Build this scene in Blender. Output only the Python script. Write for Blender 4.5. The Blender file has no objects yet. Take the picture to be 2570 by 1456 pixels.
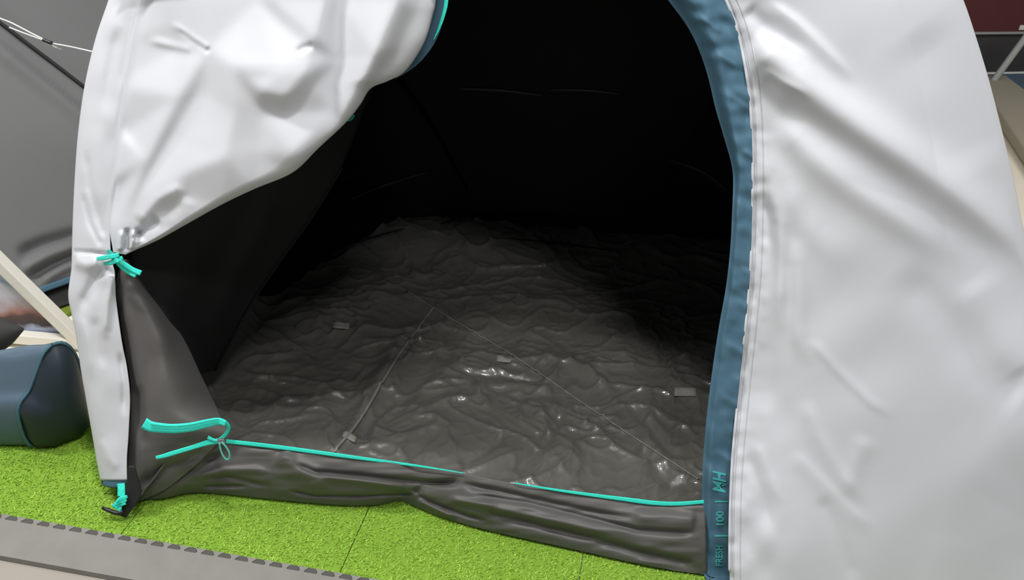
import bpy, bmesh, math, random
import numpy as np
from mathutils import Vector, Matrix

random.seed(3)
rng = np.random.default_rng(3)
SC = bpy.context.scene
COL = SC.collection

# ------------------------------------------------------------------ camera, light, exposure
F_PX, IW, IH = 2138.0, 2570.0, 1456.0
CAM = np.array([0.0, 0.0, 1.40])
PITCH, ROLL = math.radians(30), math.radians(3)
FWD = np.array([0, math.cos(PITCH), -math.sin(PITCH)])
UP0 = np.array([0, math.sin(PITCH), math.cos(PITCH)])
RT0 = np.array([1.0, 0, 0])
RT = RT0 * math.cos(ROLL) + UP0 * math.sin(ROLL)
UP = UP0 * math.cos(ROLL) - RT0 * math.sin(ROLL)

cam_d = bpy.data.cameras.new('camera')
cam_d.sensor_width = 36.0
cam_d.lens = 36.0 * F_PX / IW
cam_d.clip_start = 0.05
cam_o = bpy.data.objects.new('camera', cam_d)
COL.objects.link(cam_o)
m = Matrix.Identity(4)
for r in range(3):
    m[r][0], m[r][1], m[r][2], m[r][3] = RT[r], UP[r], -FWD[r], CAM[r]
cam_o.matrix_world = m
SC.camera = cam_o

SC.view_settings.view_transform = 'Standard'
SC.view_settings.look = 'None'
SC.view_settings.gamma = 1.0
SC.view_settings.use_curve_mapping = False
SC.view_settings.exposure = 0.0

w = bpy.data.worlds.new('store_ambience')
SC.world = w
w.use_nodes = True
w.node_tree.nodes['Background'].inputs[0].default_value = (0.95, 0.98, 1.0, 1)
w.node_tree.nodes['Background'].inputs[1].default_value = 0.17

def area(name, loc, target, sx, sy, power, col=(1, 1, 1)):
    d = bpy.data.lights.new(name, 'AREA')
    d.shape = 'RECTANGLE'
    d.size, d.size_y = sx, sy
    d.energy = power
    d.color = col
    o = bpy.data.objects.new(name, d)
    COL.objects.link(o)
    o.location = loc
    o.rotation_euler = (Vector(target) - Vector(loc)).to_track_quat('-Z', 'Y').to_euler()
    return o

# ceiling light panels and two added fill lamps, all facing straight down
def lamp(x, y, sx, sy, power):
    area('ceiling_or_fill_lamp', (x, y, 3.1), (x, y, 0), sx, sy, power, (1, 0.985, 0.96))
lamp(0.50, -0.15, 0.45, 0.22, 34)
lamp(-0.08, 0.70, 0.35, 0.2, 36)
lamp(-1.85, 1.1, 0.9, 0.25, 58)  # added fill: brightens the ground and the tent's left side
lamp(-2.9, -0.3, 1.2, 0.3, 22)  # added fill from the front left, lifts the white left panel
lamp(1.6, 1.6, 0.9, 0.25, 14)
lamp(3.4, -0.6, 1.2, 0.3, 8)
lamp(-2.5, 2.3, 1.2, 0.25, 25)
lamp(3.4, 2.6, 1.2, 0.3, 45)

# ------------------------------------------------------------------ geometry helpers
def rays(px, py):
    px = np.asarray(px, float); py = np.asarray(py, float)
    return (FWD + ((px - IW / 2) / F_PX)[..., None] * RT + ((IH / 2 - py) / F_PX)[..., None] * UP)

def ground(px, py, z=0.0):
    d = rays(px, py)
    return CAM + d * ((z - CAM[2]) / d[..., 2])[..., None]

GA, GB = ground(300, 1285), ground(1760, 1442)
E_ = (GB - GA)[:2]; E_ /= np.linalg.norm(E_)
E3 = np.array([E_[0], E_[1], 0.0])            # along the tent's front edge
N3 = np.array([-E_[1], E_[0], 0.0])           # into the tent
O3 = np.array([GA[0], GA[1], 0.0])

def W(s, t, z):
    s = np.asarray(s, float)[..., None]; t = np.asarray(t, float)[..., None]; z = np.asarray(z, float)[..., None]
    return O3 + s * E3 + t * N3 + z * np.array([0, 0, 1.0])

def front(z):                                   # how far the tent's front wall leans in at height z
    return 0.32 * z - 0.055 * z * z

def lift(px, py, off):
    """points of the leaning front wall, off metres further in (negative: further out)"""
    px, py, off = np.broadcast_arrays(np.asarray(px, float), np.asarray(py, float), np.asarray(off, float))
    d = rays(px, py)
    lo = np.full(px.shape, 0.3); hi = np.full(px.shape, 8.0)
    for _ in range(44):
        mid = (lo + hi) / 2
        P = CAM + d * mid[..., None]
        g = (P - O3) @ N3 - front(P[..., 2]) - off
        lo = np.where(g < 0, mid, lo); hi = np.where(g < 0, hi, mid)
    return CAM + d * ((lo + hi) / 2)[..., None]

def spline(pts, n):
    """Catmull-Rom through pts, n samples evenly by chord length"""
    p = np.array(pts, float)
    ext = np.vstack([2 * p[0] - p[1], p, 2 * p[-1] - p[-2]])
    out = []
    for i in range(len(p) - 1):
        a, b, c, d = ext[i], ext[i + 1], ext[i + 2], ext[i + 3]
        u = np.linspace(0, 1, 24, endpoint=False)[:, None]
        out.append(0.5 * (2 * b + (c - a) * u + (2 * a - 5 * b + 4 * c - d) * u ** 2 + (3 * b - a - 3 * c + d) * u ** 3))
    out = np.vstack(out + [p[-1:]])
    L = np.r_[0, np.cumsum(np.linalg.norm(np.diff(out, axis=0), axis=1))]
    q = np.linspace(0, L[-1], n)
    return np.stack([np.interp(q, L, out[:, k]) for k in range(out.shape[1])], 1)

def sm(x):
    x = np.clip(x, 0, 1); return x * x * (3 - 2 * x)

def vnoise(X, Y, seed=0):
    r = np.random.default_rng(seed)
    T = r.uniform(-1, 1, (64, 64))
    xi = np.floor(X).astype(int); yi = np.floor(Y).astype(int)
    fx = sm(X - xi); fy = sm(Y - yi)
    a = T[xi % 64, yi % 64]; b = T[(xi + 1) % 64, yi % 64]; c = T[xi % 64, (yi + 1) % 64]; d = T[(xi + 1) % 64, (yi + 1) % 64]
    return (a * (1 - fx) + b * fx) * (1 - fy) + (c * (1 - fx) + d * fx) * fy

def seg_field(X, Y, pts):
    """signed distance to a polyline and position 0..1 along it"""
    p = np.array(pts, float)
    L = np.r_[0, np.cumsum(np.linalg.norm(np.diff(p, axis=0), axis=1))]
    best = np.full(X.shape, 1e9); sd = np.zeros(X.shape); al = np.zeros(X.shape)
    for i in range(len(p) - 1):
        v = p[i + 1] - p[i]; l = np.linalg.norm(v); v = v / l
        rx, ry = X - p[i, 0], Y - p[i, 1]
        k = np.clip(rx * v[0] + ry * v[1], 0, l)
        dx, dy = rx - k * v[0], ry - k * v[1]
        d = np.hypot(dx, dy)
        sgn = np.sign(v[0] * ry - v[1] * rx)
        use = d < best
        best = np.where(use, d, best); sd = np.where(use, d * sgn, sd); al = np.where(use, (L[i] + k) / L[-1], al)
    return sd, al

def fold(X, Y, pts, w, a, w2=None, t0=0.15, t1=0.15):
    """a ridge (a>0: towards the outside) along pts; w / w2: widths on the two sides"""
    sd, al = seg_field(X, Y, pts)
    w2 = w if w2 is None else w2
    ww = np.where(sd < 0, w, w2)
    tp = sm(al / max(t0, 1e-3)) * sm((1 - al) / max(t1, 1e-3)) if (t0 or t1) else 1.0
    if not t0: tp = sm((1 - al) / max(t1, 1e-3))
    if not t1: tp = sm(al / max(t0, 1e-3))
    return -a * np.exp(-(sd / ww) ** 2) * tp

def mesh_obj(name, verts, faces, mats, parent=None, smooth=True):
    me = bpy.data.meshes.new(name)
    me.from_pydata([tuple(v) for v in verts], [], faces)
    me.validate()
    if smooth:
        me.polygons.foreach_set('use_smooth', [True] * len(me.polygons))
    for mt in (mats if isinstance(mats, (list, tuple)) else [mats]):
        me.materials.append(mt)
    me.update()
    o = bpy.data.objects.new(name, me)
    COL.objects.link(o)
    if parent is not None:
        put(o, parent)
    return o

bpy.context.view_layer.update()
def put(o, parent):
    o.parent = parent
    top = Matrix.Identity(4)
    chain = []
    p = parent
    while p is not None:
        chain.append(p); p = p.parent
    for q in reversed(chain):
        top = top @ q.matrix_parent_inverse @ q.matrix_basis
    o.matrix_parent_inverse = top.inverted()

def grid_obj(name, P, mats, parent=None, thick=0.0, moff=0, face_cam=True):
    n, k = P.shape[:2]
    idx = np.arange(n * k).reshape(n, k)
    f = np.stack([idx[:-1, :-1], idx[1:, :-1], idx[1:, 1:], idx[:-1, 1:]], -1).reshape(-1, 4)
    if face_cam is not None:
        a, b = n // 2, k // 2
        nn = np.zeros(3)
        A = P[1:, :-1] - P[:-1, :-1]; B = P[:-1, 1:] - P[:-1, :-1]
        nn = np.cross(A, B)
        s = np.einsum('ijk,ijk->ij', nn, CAM - P[:-1, :-1]).sum()
        if (s < 0) == bool(face_cam):
            f = f[:, ::-1]
    o = mesh_obj(name, P.reshape(-1, 3), f.tolist(), mats, parent)
    if thick:
        md = o.modifiers.new('thickness', 'SOLIDIFY')
        md.thickness = thick; md.offset = -1
        md.material_offset = moff
        md.material_offset_rim = 0
    return o

def tube(name, pts, r, mat, parent=None, sides=8, closed_ends=True):
    pts = [Vector(p) for p in pts]
    rr = r if hasattr(r, '__len__') else [r] * len(pts)
    vs, fs = [], []
    prev = None
    for i, p in enumerate(pts):
        d = (pts[min(i + 1, len(pts) - 1)] - pts[max(i - 1, 0)]).normalized()
        a = d.orthogonal().normalized() if prev is None else (prev - d * prev.dot(d)).normalized()
        prev = a
        b = d.cross(a)
        for k in range(sides):
            q = 2 * math.pi * k / sides
            vs.append(p + (a * math.cos(q) + b * math.sin(q)) * rr[i])
    for i in range(len(pts) - 1):
        for k in range(sides):
            k2 = (k + 1) % sides
            fs.append((i * sides + k, i * sides + k2, (i + 1) * sides + k2, (i + 1) * sides + k))
    if closed_ends:
        fs.append(tuple(range(sides))[::-1]); fs.append(tuple((len(pts) - 1) * sides + k for k in range(sides)))
    return mesh_obj(name, vs, fs, mat, parent)

def ribbon(name, center, width, off, mat, parent, thick=0.0015, n=60, offs2=0.0):
    """webbing / tape laid over the front wall: centre line and width in photograph units, lifted on the wall"""
    c = spline([p[:2] for p in center], n)
    wd = np.interp(np.linspace(0, 1, n), np.linspace(0, 1, len(width)), width) if hasattr(width, '__len__') else np.full(n, width)
    of = np.interp(np.linspace(0, 1, n), np.linspace(0, 1, len(off)), off) if hasattr(off, '__len__') else np.full(n, off)
    tg = np.gradient(c, axis=0); tg /= np.linalg.norm(tg, axis=1)[:, None]
    nm = np.stack([-tg[:, 1], tg[:, 0]], 1)
    G = []
    for v in np.linspace(-0.5, 0.5, 5):
        q = c + nm * (wd * v)[:, None]
        G.append(lift(q[:, 0], q[:, 1], of + offs2 * abs(v)))
    return grid_obj(name, np.stack(G, 1), mat, parent, thick)

def box_bm(bm, sx, sy, sz, M=Matrix.Identity(4), bevel=0.0):
    r = bmesh.ops.create_cube(bm, size=1, matrix=M @ Matrix.Diagonal((sx, sy, sz, 1)))
    if bevel:
        ed = list({e for v in r['verts'] for e in v.link_edges})
        bmesh.ops.bevel(bm, geom=ed, offset=bevel, segments=2, affect='EDGES', profile=0.6)

def bm_obj(name, bm, mat, parent=None, smooth=False):
    me = bpy.data.meshes.new(name)
    bm.normal_update(); bm.to_mesh(me); bm.free()
    for mt in (mat if isinstance(mat, (list, tuple)) else [mat]):
        me.materials.append(mt)
    if smooth:
        me.polygons.foreach_set('use_smooth', [True] * len(me.polygons))
    o = bpy.data.objects.new(name, me)
    COL.objects.link(o)
    if parent is not None: put(o, parent)
    return o

def bar(name, p0, p1, wd, ht, mat, parent=None, up=(0, 0, 1), bevel=0.003):
    p0, p1 = Vector(p0), Vector(p1)
    d = (p1 - p0); L = d.length; d.normalize()
    x = d; y = Vector(up).cross(x).normalized(); z = x.cross(y)
    M = Matrix((x, y, z)).transposed().to_4x4(); M.translation = (p0 + p1) / 2
    bm = bmesh.new(); box_bm(bm, L, wd, ht, M, bevel)
    return bm_obj(name, bm, mat, parent)

def empty(name, loc, label=None, cat=None, group=None, kind=None):
    o = bpy.data.objects.new(name, None)
    o.empty_display_size = 0.1
    COL.objects.link(o); o.location = loc
    return tag(o, label, cat, group, kind)

def tag(o, label=None, cat=None, group=None, kind=None):
    if label: o['label'] = label
    if cat: o['category'] = cat
    if group: o['group'] = group
    if kind: o['kind'] = kind
    return o

# ------------------------------------------------------------------ materials
def srgb(r, g, b):
    f = lambda c: (c / 255 / 12.92) if c / 255 < 0.04045 else ((c / 255 + 0.055) / 1.055) ** 2.4
    return (f(r), f(g), f(b), 1)

def mat(name, col, rough=0.6, spec=0.4, bump=0.0, bscale=60, vary=0.0, vscale=8, sheen=0.0, coat=0.0, coat_rough=0.1, metal=0.0, detail=4):
    m_ = bpy.data.materials.new(name); m_.use_nodes = True
    nt = m_.node_tree; b = nt.nodes['Principled BSDF']
    b.inputs['Base Color'].default_value = col
    b.inputs['Roughness'].default_value = rough
    b.inputs['Specular IOR Level'].default_value = spec
    b.inputs['Metallic'].default_value = metal
    b.inputs['Sheen Weight'].default_value = sheen
    b.inputs['Coat Weight'].default_value = coat
    b.inputs['Coat Roughness'].default_value = coat_rough
    tc = nt.nodes.new('ShaderNodeTexCoord')
    if vary:
        n = nt.nodes.new('ShaderNodeTexNoise'); n.inputs['Scale'].default_value = vscale; n.inputs['Detail'].default_value = 5
        nt.links.new(tc.outputs['Object'], n.inputs['Vector'])
        mr = nt.nodes.new('ShaderNodeMapRange')
        mr.inputs[1].default_value = 0.3; mr.inputs[2].default_value = 0.7
        mr.inputs[3].default_value = 1 - vary; mr.inputs[4].default_value = 1 + vary
        nt.links.new(n.outputs['Fac'], mr.inputs[0])
        mx = nt.nodes.new('ShaderNodeVectorMath'); mx.operation = 'SCALE'
        mx.inputs[0].default_value = col[:3]
        nt.links.new(mr.outputs[0], mx.inputs['Scale']); nt.links.new(mx.outputs[0], b.inputs['Base Color'])
    if bump:
        n2 = nt.nodes.new('ShaderNodeTexNoise'); n2.inputs['Scale'].default_value = bscale; n2.inputs['Detail'].default_value = detail
        nt.links.new(tc.outputs['Object'], n2.inputs['Vector'])
        bp = nt.nodes.new('ShaderNodeBump'); bp.inputs['Strength'].default_value = bump; bp.inputs['Distance'].default_value = 0.004
        nt.links.new(n2.outputs['Fac'], bp.inputs['Height']); nt.links.new(bp.outputs['Normal'], b.inputs['Normal'])
    return m_

M_WHITE = mat('white_tent_fabric', (0.615, 0.63, 0.67, 1), 0.55, 0.3, 0.06, 40, sheen=0.1)
M_BLACK = mat('black_coated_fabric', (0.004, 0.0043, 0.005, 1), 0.5, 0.2, 0.15, 18)
M_PANEL = mat('black_inner_fabric', (0.011, 0.011, 0.012, 1), 0.6, 0.2, 0.15, 14)
M_GREY = mat('charcoal_fabric', (0.108, 0.104, 0.10, 1), 0.5, 0.4, 0.12, 22)
M_FLOOR = mat('glossy_groundsheet', (0.135, 0.132, 0.118, 1), 0.36, 0.6, 0.8, 34, coat=1.0, coat_rough=0.045, detail=4)
M_BLUE = mat('blue_trim_fabric', (0.07, 0.155, 0.225, 1), 0.6, 0.3, 0.1, 40)
M_TEAL = mat('teal_zip_tape', (0.045, 0.82, 0.66, 1), 0.6, 0.3, 0.3, 300)
M_TEALD = mat('teal_stitch_groove', (0.03, 0.33, 0.27, 1), 0.7, 0.2)
M_TEALP = mat('muted_teal_cord', (0.10, 0.40, 0.33, 1), 0.6, 0.3)
M_PRINT = mat('teal_print', (0.07, 0.40, 0.42, 1), 0.6, 0.2)
M_HOOK = mat('black_plastic', (0.012, 0.012, 0.013, 1), 0.4, 0.5)
M_METAL = mat('zip_metal', (0.6, 0.62, 0.62, 1), 0.3, 0.5, metal=1)
M_LINE = mat('pale_floor_seam', (0.22, 0.215, 0.20, 1), 0.5, 0.4)
M_WSEAM = mat('black_wall_seam', (0.028, 0.034, 0.034, 1), 0.45, 0.5)
M_TAPE = mat('pale_label_tape', (0.30, 0.29, 0.26, 1), 0.7, 0.2)
M_CORD = mat('white_cord', (0.75, 0.74, 0.70, 1), 0.7, 0.2)
M_STITCH = mat('off_white_thread', (0.55, 0.56, 0.58, 1), 0.7, 0.2)
M_SEAM = mat('dark_seam', (0.02, 0.02, 0.02, 1), 0.6, 0.3)
M_GTENT = mat('grey_tent_fabric', (0.165, 0.168, 0.170, 1), 0.7, 0.3, 0.05, 30)
M_GTENTD = mat('dark_grey_webbing', (0.03, 0.03, 0.03, 1), 0.7, 0.3)
M_EDGE = mat('grey_foam', (0.245, 0.235, 0.215, 1), 0.85, 0.2, 0.1, 200, vary=0.05, vscale=20)
M_TAB = mat('dark_grey_foam', (0.095, 0.092, 0.088, 1), 0.85, 0.2, 0.1, 200)
M_TURFB = mat('turf_backing', (0.2, 0.36, 0.04, 1), 0.9, 0.1)
M_CREAM = mat('cream_floor_tile', (0.93, 0.86, 0.71, 1), 0.35, 0.4, vary=0.02, vscale=6)
M_GROUT = mat('grey_grout', (0.35, 0.32, 0.28, 1), 0.8, 0.2)
M_BAG = mat('slate_blue_nylon', (0.095, 0.145, 0.20, 1), 0.55, 0.4, 0.15, 25)
M_BAGD = mat('navy_nylon', (0.016, 0.027, 0.038, 1), 0.55, 0.4, 0.2, 25)
M_BAGL = mat('teal_blue_piping', (0.07, 0.16, 0.20, 1), 0.6, 0.3)
M_STAND = mat('off_white_metal', (0.78, 0.75, 0.68, 1), 0.5, 0.4)
M_DARK = mat('dark_grey_textile', (0.05, 0.05, 0.048, 1), 0.8, 0.2, 0.2, 40)
M_RED = mat('dark_red_board', (0.105, 0.028, 0.03, 1), 0.6, 0.3, vary=0.06, vscale=2)
M_PLINTH = mat('dark_grey_plinth', (0.055, 0.052, 0.052, 1), 0.6, 0.3, vary=0.1, vscale=2)
M_STEEL = mat('grey_steel', (0.35, 0.36, 0.35, 1), 0.45, 0.4)
M_BEIGE = mat('beige_canvas', (0.36, 0.34, 0.26, 1), 0.8, 0.2, 0.1, 60)
M_BLUEF = mat('blue_floor_vinyl', (0.10, 0.15, 0.21, 1), 0.6, 0.3)

def grass_mat():
    m_ = mat('green_turf_blade', (0.2, 0.4, 0.04, 1), 0.6, 0.25)
    nt = m_.node_tree; b = nt.nodes['Principled BSDF']
    at = nt.nodes.new('ShaderNodeAttribute'); at.attribute_name = 'tone'
    cr = nt.nodes.new('ShaderNodeValToRGB')
    cr.color_ramp.elements[0].color = (0.27, 0.45, 0.048, 1); cr.color_ramp.elements[1].color = (0.43, 0.65, 0.095, 1)
    nt.links.new(at.outputs['Fac'], cr.inputs[0]); nt.links.new(cr.outputs[0], b.inputs['Base Color'])
    return m_
M_GRASS = grass_mat()

def poster_mat():
    m_ = mat('printed_photo', (0.6, 0.6, 0.65, 1), 0.4, 0.4)
    nt = m_.node_tree; b = nt.nodes['Principled BSDF']
    at = nt.nodes.new('ShaderNodeTexCoord')
    n = nt.nodes.new('ShaderNodeTexNoise'); n.inputs['Scale'].default_value = 9; n.inputs['Detail'].default_value = 3
    sx = nt.nodes.new('ShaderNodeSeparateXYZ'); nt.links.new(at.outputs['Object'], sx.inputs[0]); nt.links.new(at.outputs['Object'], n.inputs[0])
    ma = nt.nodes.new('ShaderNodeMath'); ma.operation = 'MULTIPLY_ADD'; ma.inputs[1].default_value = 4.6; ma.inputs[2].default_value = -0.34
    nt.links.new(sx.outputs['Z'], ma.inputs[0])
    mb = nt.nodes.new('ShaderNodeMath'); mb.operation = 'MULTIPLY_ADD'; mb.inputs[1].default_value = 0.55
    nt.links.new(n.outputs['Fac'], mb.inputs[0]); nt.links.new(ma.outputs[0], mb.inputs[2])
    cr = nt.nodes.new('ShaderNodeValToRGB')
    e = cr.color_ramp.elements
    e[0].position = 0.05; e[0].color = (0.30, 0.34, 0.50, 1)
    e[1].position = 0.95; e[1].color = (0.66, 0.66, 0.68, 1)
    for p, c in ((0.14, (0.40, 0.44, 0.58, 1)), (0.19, (0.05, 0.035, 0.04, 1)), (0.30, (0.09, 0.05, 0.05, 1)), (0.37, (0.34, 0.16, 0.14, 1)), (0.46, (0.46, 0.38, 0.42, 1)),
                 (0.56, (0.56, 0.55, 0.64, 1)), (0.72, (0.58, 0.58, 0.66, 1)), (0.80, (0.30, 0.42, 0.55, 1)), (0.86, (0.62, 0.62, 0.66, 1))):
        q = e.new(p); q.color = c
    nt.links.new(mb.outputs[0], cr.inputs[0]); nt.links.new(cr.outputs[0], b.inputs['Base Color'])
    return m_
M_POSTER = poster_mat()

# ------------------------------------------------------------------ setting: floor, wall
FZ = -0.012
floor = tag(bpy.data.objects.new('floor', None), 'cream tiled shop floor', None, None, 'structure'); COL.objects.link(floor)
bm = bmesh.new(); box_bm(bm, 16, 14, 0.04, Matrix.Translation((0, 3, FZ - 0.0215)))
tag(bm_obj('grout_bed', bm, M_GROUT, floor), kind='structure')
bm = bmesh.new(); box_bm(bm, 0.597, 0.597, 0.02, Matrix.Identity(4), 0.0012)
t0 = bm_obj('tile', bm, M_CREAM); tile_me = t0.data
bpy.data.objects.remove(t0)
RT_ANG = math.atan2(E_[1], E_[0])
seamy = ground(2545, 403, FZ)
for i in range(-5, 9):
    for j in range(-3, 5):
        o = bpy.data.objects.new('tile', tile_me); COL.objects.link(o)
        c, s_ = math.cos(0.02), math.sin(0.02)
        u, v = i * 0.6 + 0.3, j * 0.6 + 0.3
        o.matrix_basis = Matrix.Translation((0.2 + u * c - v * s_, seamy[1] - 0.6 + u * s_ + v * c, FZ - 0.01)) @ Matrix.Rotation(0.02, 4, 'Z')
        put(o, floor)

# back wall: dark plinth with a dark red board above, metal strip between, seen past the tent's right side
pw = ground(2555, 184, FZ)
q = ground(2450, 186, FZ)
wd_ = Vector((pw - q)); wd_.z = 0; wd_.normalize()
def wall_pt(px, py):
    d = rays(px, py); nrm = np.array([-wd_.y, wd_.x, 0])
    k = ((pw - CAM) @ nrm) / (d @ nrm)
    return CAM + d * k
zr = wall_pt(2500, 84)[2]
ang = math.atan2(wd_.y, wd_.x)
WM = Matrix.Translation((pw[0], pw[1], 0)) @ Matrix.Rotation(ang, 4, 'Z')
bm = bmesh.new(); box_bm(bm, 9, 0.1, zr - FZ, WM @ Matrix.Translation((0, 0.05, (zr + FZ) / 2)))
wall = tag(bm_obj('wall_back', bm, M_PLINTH), kind='structure')
bm = bmesh.new(); box_bm(bm, 9, 0.11, 2.2, WM @ Matrix.Translation((0, 0.045, zr + 1.115)))
put(tag(bm_obj('board', bm, M_RED), 'dark red board'), wall)
bm = bmesh.new(); box_bm(bm, 9, 0.13, 0.014, WM @ Matrix.Translation((0, 0.04, zr + 0.007)), 0.002)
put(tag(bm_obj('metal_strip', bm, M_STEEL), 'grey metal strip under the red board'), wall)
bm = bmesh.new(); box_bm(bm, 9, 0.012, 0.012, WM @ Matrix.Translation((0, -0.006, FZ + 0.006)), 0.002)
tag(bm_obj('baseboard_back', bm, M_CORD), kind='structure')
bm = bmesh.new(); box_bm(bm, 3.0, 0.62, 0.004, WM @ Matrix.Translation((0.9, -0.33, FZ + 0.002)))
tag(bm_obj('floor_mat', bm, M_BLUEF), 'flat blue vinyl mat along the foot of the dark back wall', 'mat')
bm = bmesh.new()
pl = wall_pt(2572, 68)
box_bm(bm, 0.10, 0.006, 0.03, Matrix.Translation(Vector(pl)) @ Matrix.Rotation(ang, 4, 'Z') @ Matrix.Translation((0, -0.012, 0)), 0.002)
put(tag(bm_obj('price_tag', bm, M_CORD), 'small white tag'), wall)

# ------------------------------------------------------------------ turf mat: tiles, blades, dovetail edging
m0, m1 = ground(0, 1290), ground(950, 1456)
md = (m1 - m0)[:2]; md /= np.linalg.norm(md)
MN = np.array([-md[1], md[0]])
sA = ground(856, 1425)
TW, TD = 0.49, 0.37
PITCH_TAB = TW / 13
mo = m0[:2] + md * ((sA[:2] - m0[:2]) @ md)          # a seam's foot on the mat's front edge
MANG = math.atan2(md[1], md[0])
mat_root = empty('turf_mat', (mo[0], mo[1], FZ), 'bright green artificial turf mat with grey foam edging under the open tent', 'mat')

def tile_mats():
    bm = bmesh.new(); box_bm(bm, TW - 0.002, TD - 0.002, 0.006, Matrix.Translation((TW / 2, TD / 2, 0.004)), 0.001)
    base = bm_obj('x', bm, M_TURFB); me1 = base.data; bpy.data.objects.remove(base)
    # blades
    nb = 15000
    x = rng.uniform(0.001, TW - 0.001, nb); y = rng.uniform(0.0, TD - 0.001, nb)
    dens = vnoise(x * 90, y * 90, 5)
    keep = dens > -0.62
    x, y = x[keep], y[keep]; nb = len(x)
    a = rng.uniform(0, 2 * np.pi, nb); h = rng.uniform(0.002, 0.0055, nb); wdt = rng.uniform(0.0009, 0.0017, nb)
    ln = rng.uniform(0.002, 0.010, nb); la = rng.normal(0.2, 0.9, nb)
    dx, dy = np.cos(a) * wdt, np.sin(a) * wdt
    z0 = np.full(nb, 0.006)
    lx, ly = np.cos(la) * ln, np.sin(la) * ln
    tipx = np.clip(x + lx, 0, TW); tipy = np.clip(y + ly, -0.002, TD)
    V = np.stack([np.stack([x - dx, y - dy, z0], 1), np.stack([x + dx, y + dy, z0], 1),
                  np.stack([x + lx * .45 + dx * .8, y + ly * .45 + dy * .8, z0 + h * .75], 1), np.stack([x + lx * .45 - dx * .8, y + ly * .45 - dy * .8, z0 + h * .75], 1),
                  np.stack([tipx, tipy, z0 + h], 1)], 1)
    b5 = np.arange(nb)[:, None] * 5
    faces = np.vstack([b5 + np.array([0, 1, 2]), b5 + np.array([0, 2, 3]), b5 + np.array([3, 2, 4])])
    me2 = bpy.data.meshes.new('grass')
    me2.vertices.add(nb * 5); me2.vertices.foreach_set('co', V.reshape(-1))
    me2.loops.add(len(faces) * 3); me2.loops.foreach_set('vertex_index', faces.reshape(-1).astype(np.int32))
    me2.polygons.add(len(faces)); me2.polygons.foreach_set('loop_start', (np.arange(len(faces)) * 3).astype(np.int32))
    me2.update(calc_edges=True); me2.validate()
    tone = np.repeat(np.clip(0.5 + 0.32 * rng.normal(size=nb) + 0.25 * vnoise(x * 12, y * 12, 9), 0, 1), 5)
    at = me2.attributes.new('tone', 'FLOAT', 'POINT'); at.data.foreach_set('value', tone.astype(np.float32))
    me2.materials.append(M_GRASS)
    # one dovetail tab
    hw = PITCH_TAB
    pts = [(-0.17 * hw, 0.0), (0.17 * hw, 0.0), (0.36 * hw, -0.0105), (0.32 * hw, -0.0125), (-0.32 * hw, -0.0125), (-0.36 * hw, -0.0105)]
    bm = bmesh.new()
    vs = [bm.verts.new((px_, py_, 0.0125)) for px_, py_ in pts]
    f = bm.faces.new(vs[::-1]); r = bmesh.ops.extrude_face_region(bm, geom=[f])
    for v in r['geom']:
        if isinstance(v, bmesh.types.BMVert): v.co.z = 0.001
    bmesh.ops.recalc_face_normals(bm, faces=bm.faces)
    tb = bm_obj('x', bm, M_TAB); me3 = tb.data; bpy.data.objects.remove(tb)
    return me1, me2, me3
ME_T, ME_G, ME_TAB = tile_mats()
rot = Matrix.Rotation(MANG, 4, 'Z')
def link(name, me, Mx, parent):
    o = bpy.data.objects.new(name, me); COL.objects.link(o); o.matrix_basis = Mx; put(o, parent); return o
for i in range(-3, 3):
    org = Matrix.Translation((mo[0] + md[0] * TW * i, mo[1] + md[1] * TW * i, FZ)) @ rot
    tl = link('turf_tile', ME_T, org, mat_root)
    g = link('grass', ME_G, org, tl); g['kind'] = 'stuff'
    for k in range(13):
        link('tab', ME_TAB, org @ Matrix.Translation(((k + 0.5) * PITCH_TAB, 0, 0)), tl)

# grey edging with the notches cut for the tabs
ew = abs((ground(150, 1423)[:2] - m0[:2]) @ MN)
pts = [(-3 * TW, 0.0)]
for k in range(6 * 13):
    cx = -3 * TW + (k + 0.5) * PITCH_TAB
    hw = PITCH_TAB
    pts += [(cx - 0.19 * hw, 0.0), (cx - 0.385 * hw, -0.0102), (cx - 0.34 * hw, -0.0135), (cx + 0.34 * hw, -0.0135), (cx + 0.385 * hw, -0.0102), (cx + 0.19 * hw, 0.0)]
pts += [(3 * TW, 0.0), (3 * TW, -ew), (-3 * TW, -ew)]
bm = bmesh.new()
vs = [bm.verts.new((x_, y_, 0.0135)) for x_, y_ in pts]
f = bm.faces.new(vs)
r = bmesh.ops.extrude_face_region(bm, geom=[f])
for v in r['geom']:
    if isinstance(v, bmesh.types.BMVert): v.co.z = 0.0
bmesh.ops.recalc_face_normals(bm, faces=bm.faces)
ed = bm_obj('edging_strip', bm, M_EDGE)
ed.matrix_basis = Matrix.Translation((mo[0], mo[1], FZ)) @ rot
put(tag(ed, 'grey foam edging strip with dovetail notches'), mat_root)

# ------------------------------------------------------------------ the white tent
tent = empty('tent', (GA[0] + 0.6, GA[1] + 0.1, 0), 'large white pop-up tent with black inside, blue trim and door tied open', 'tent')

def xof(pts):
    c = spline([(p[1], p[0]) for p in pts], 400)
    o = np.argsort(c[:, 0])
    return lambda y: np.interp(y, c[o, 0], c[o, 1])

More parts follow.
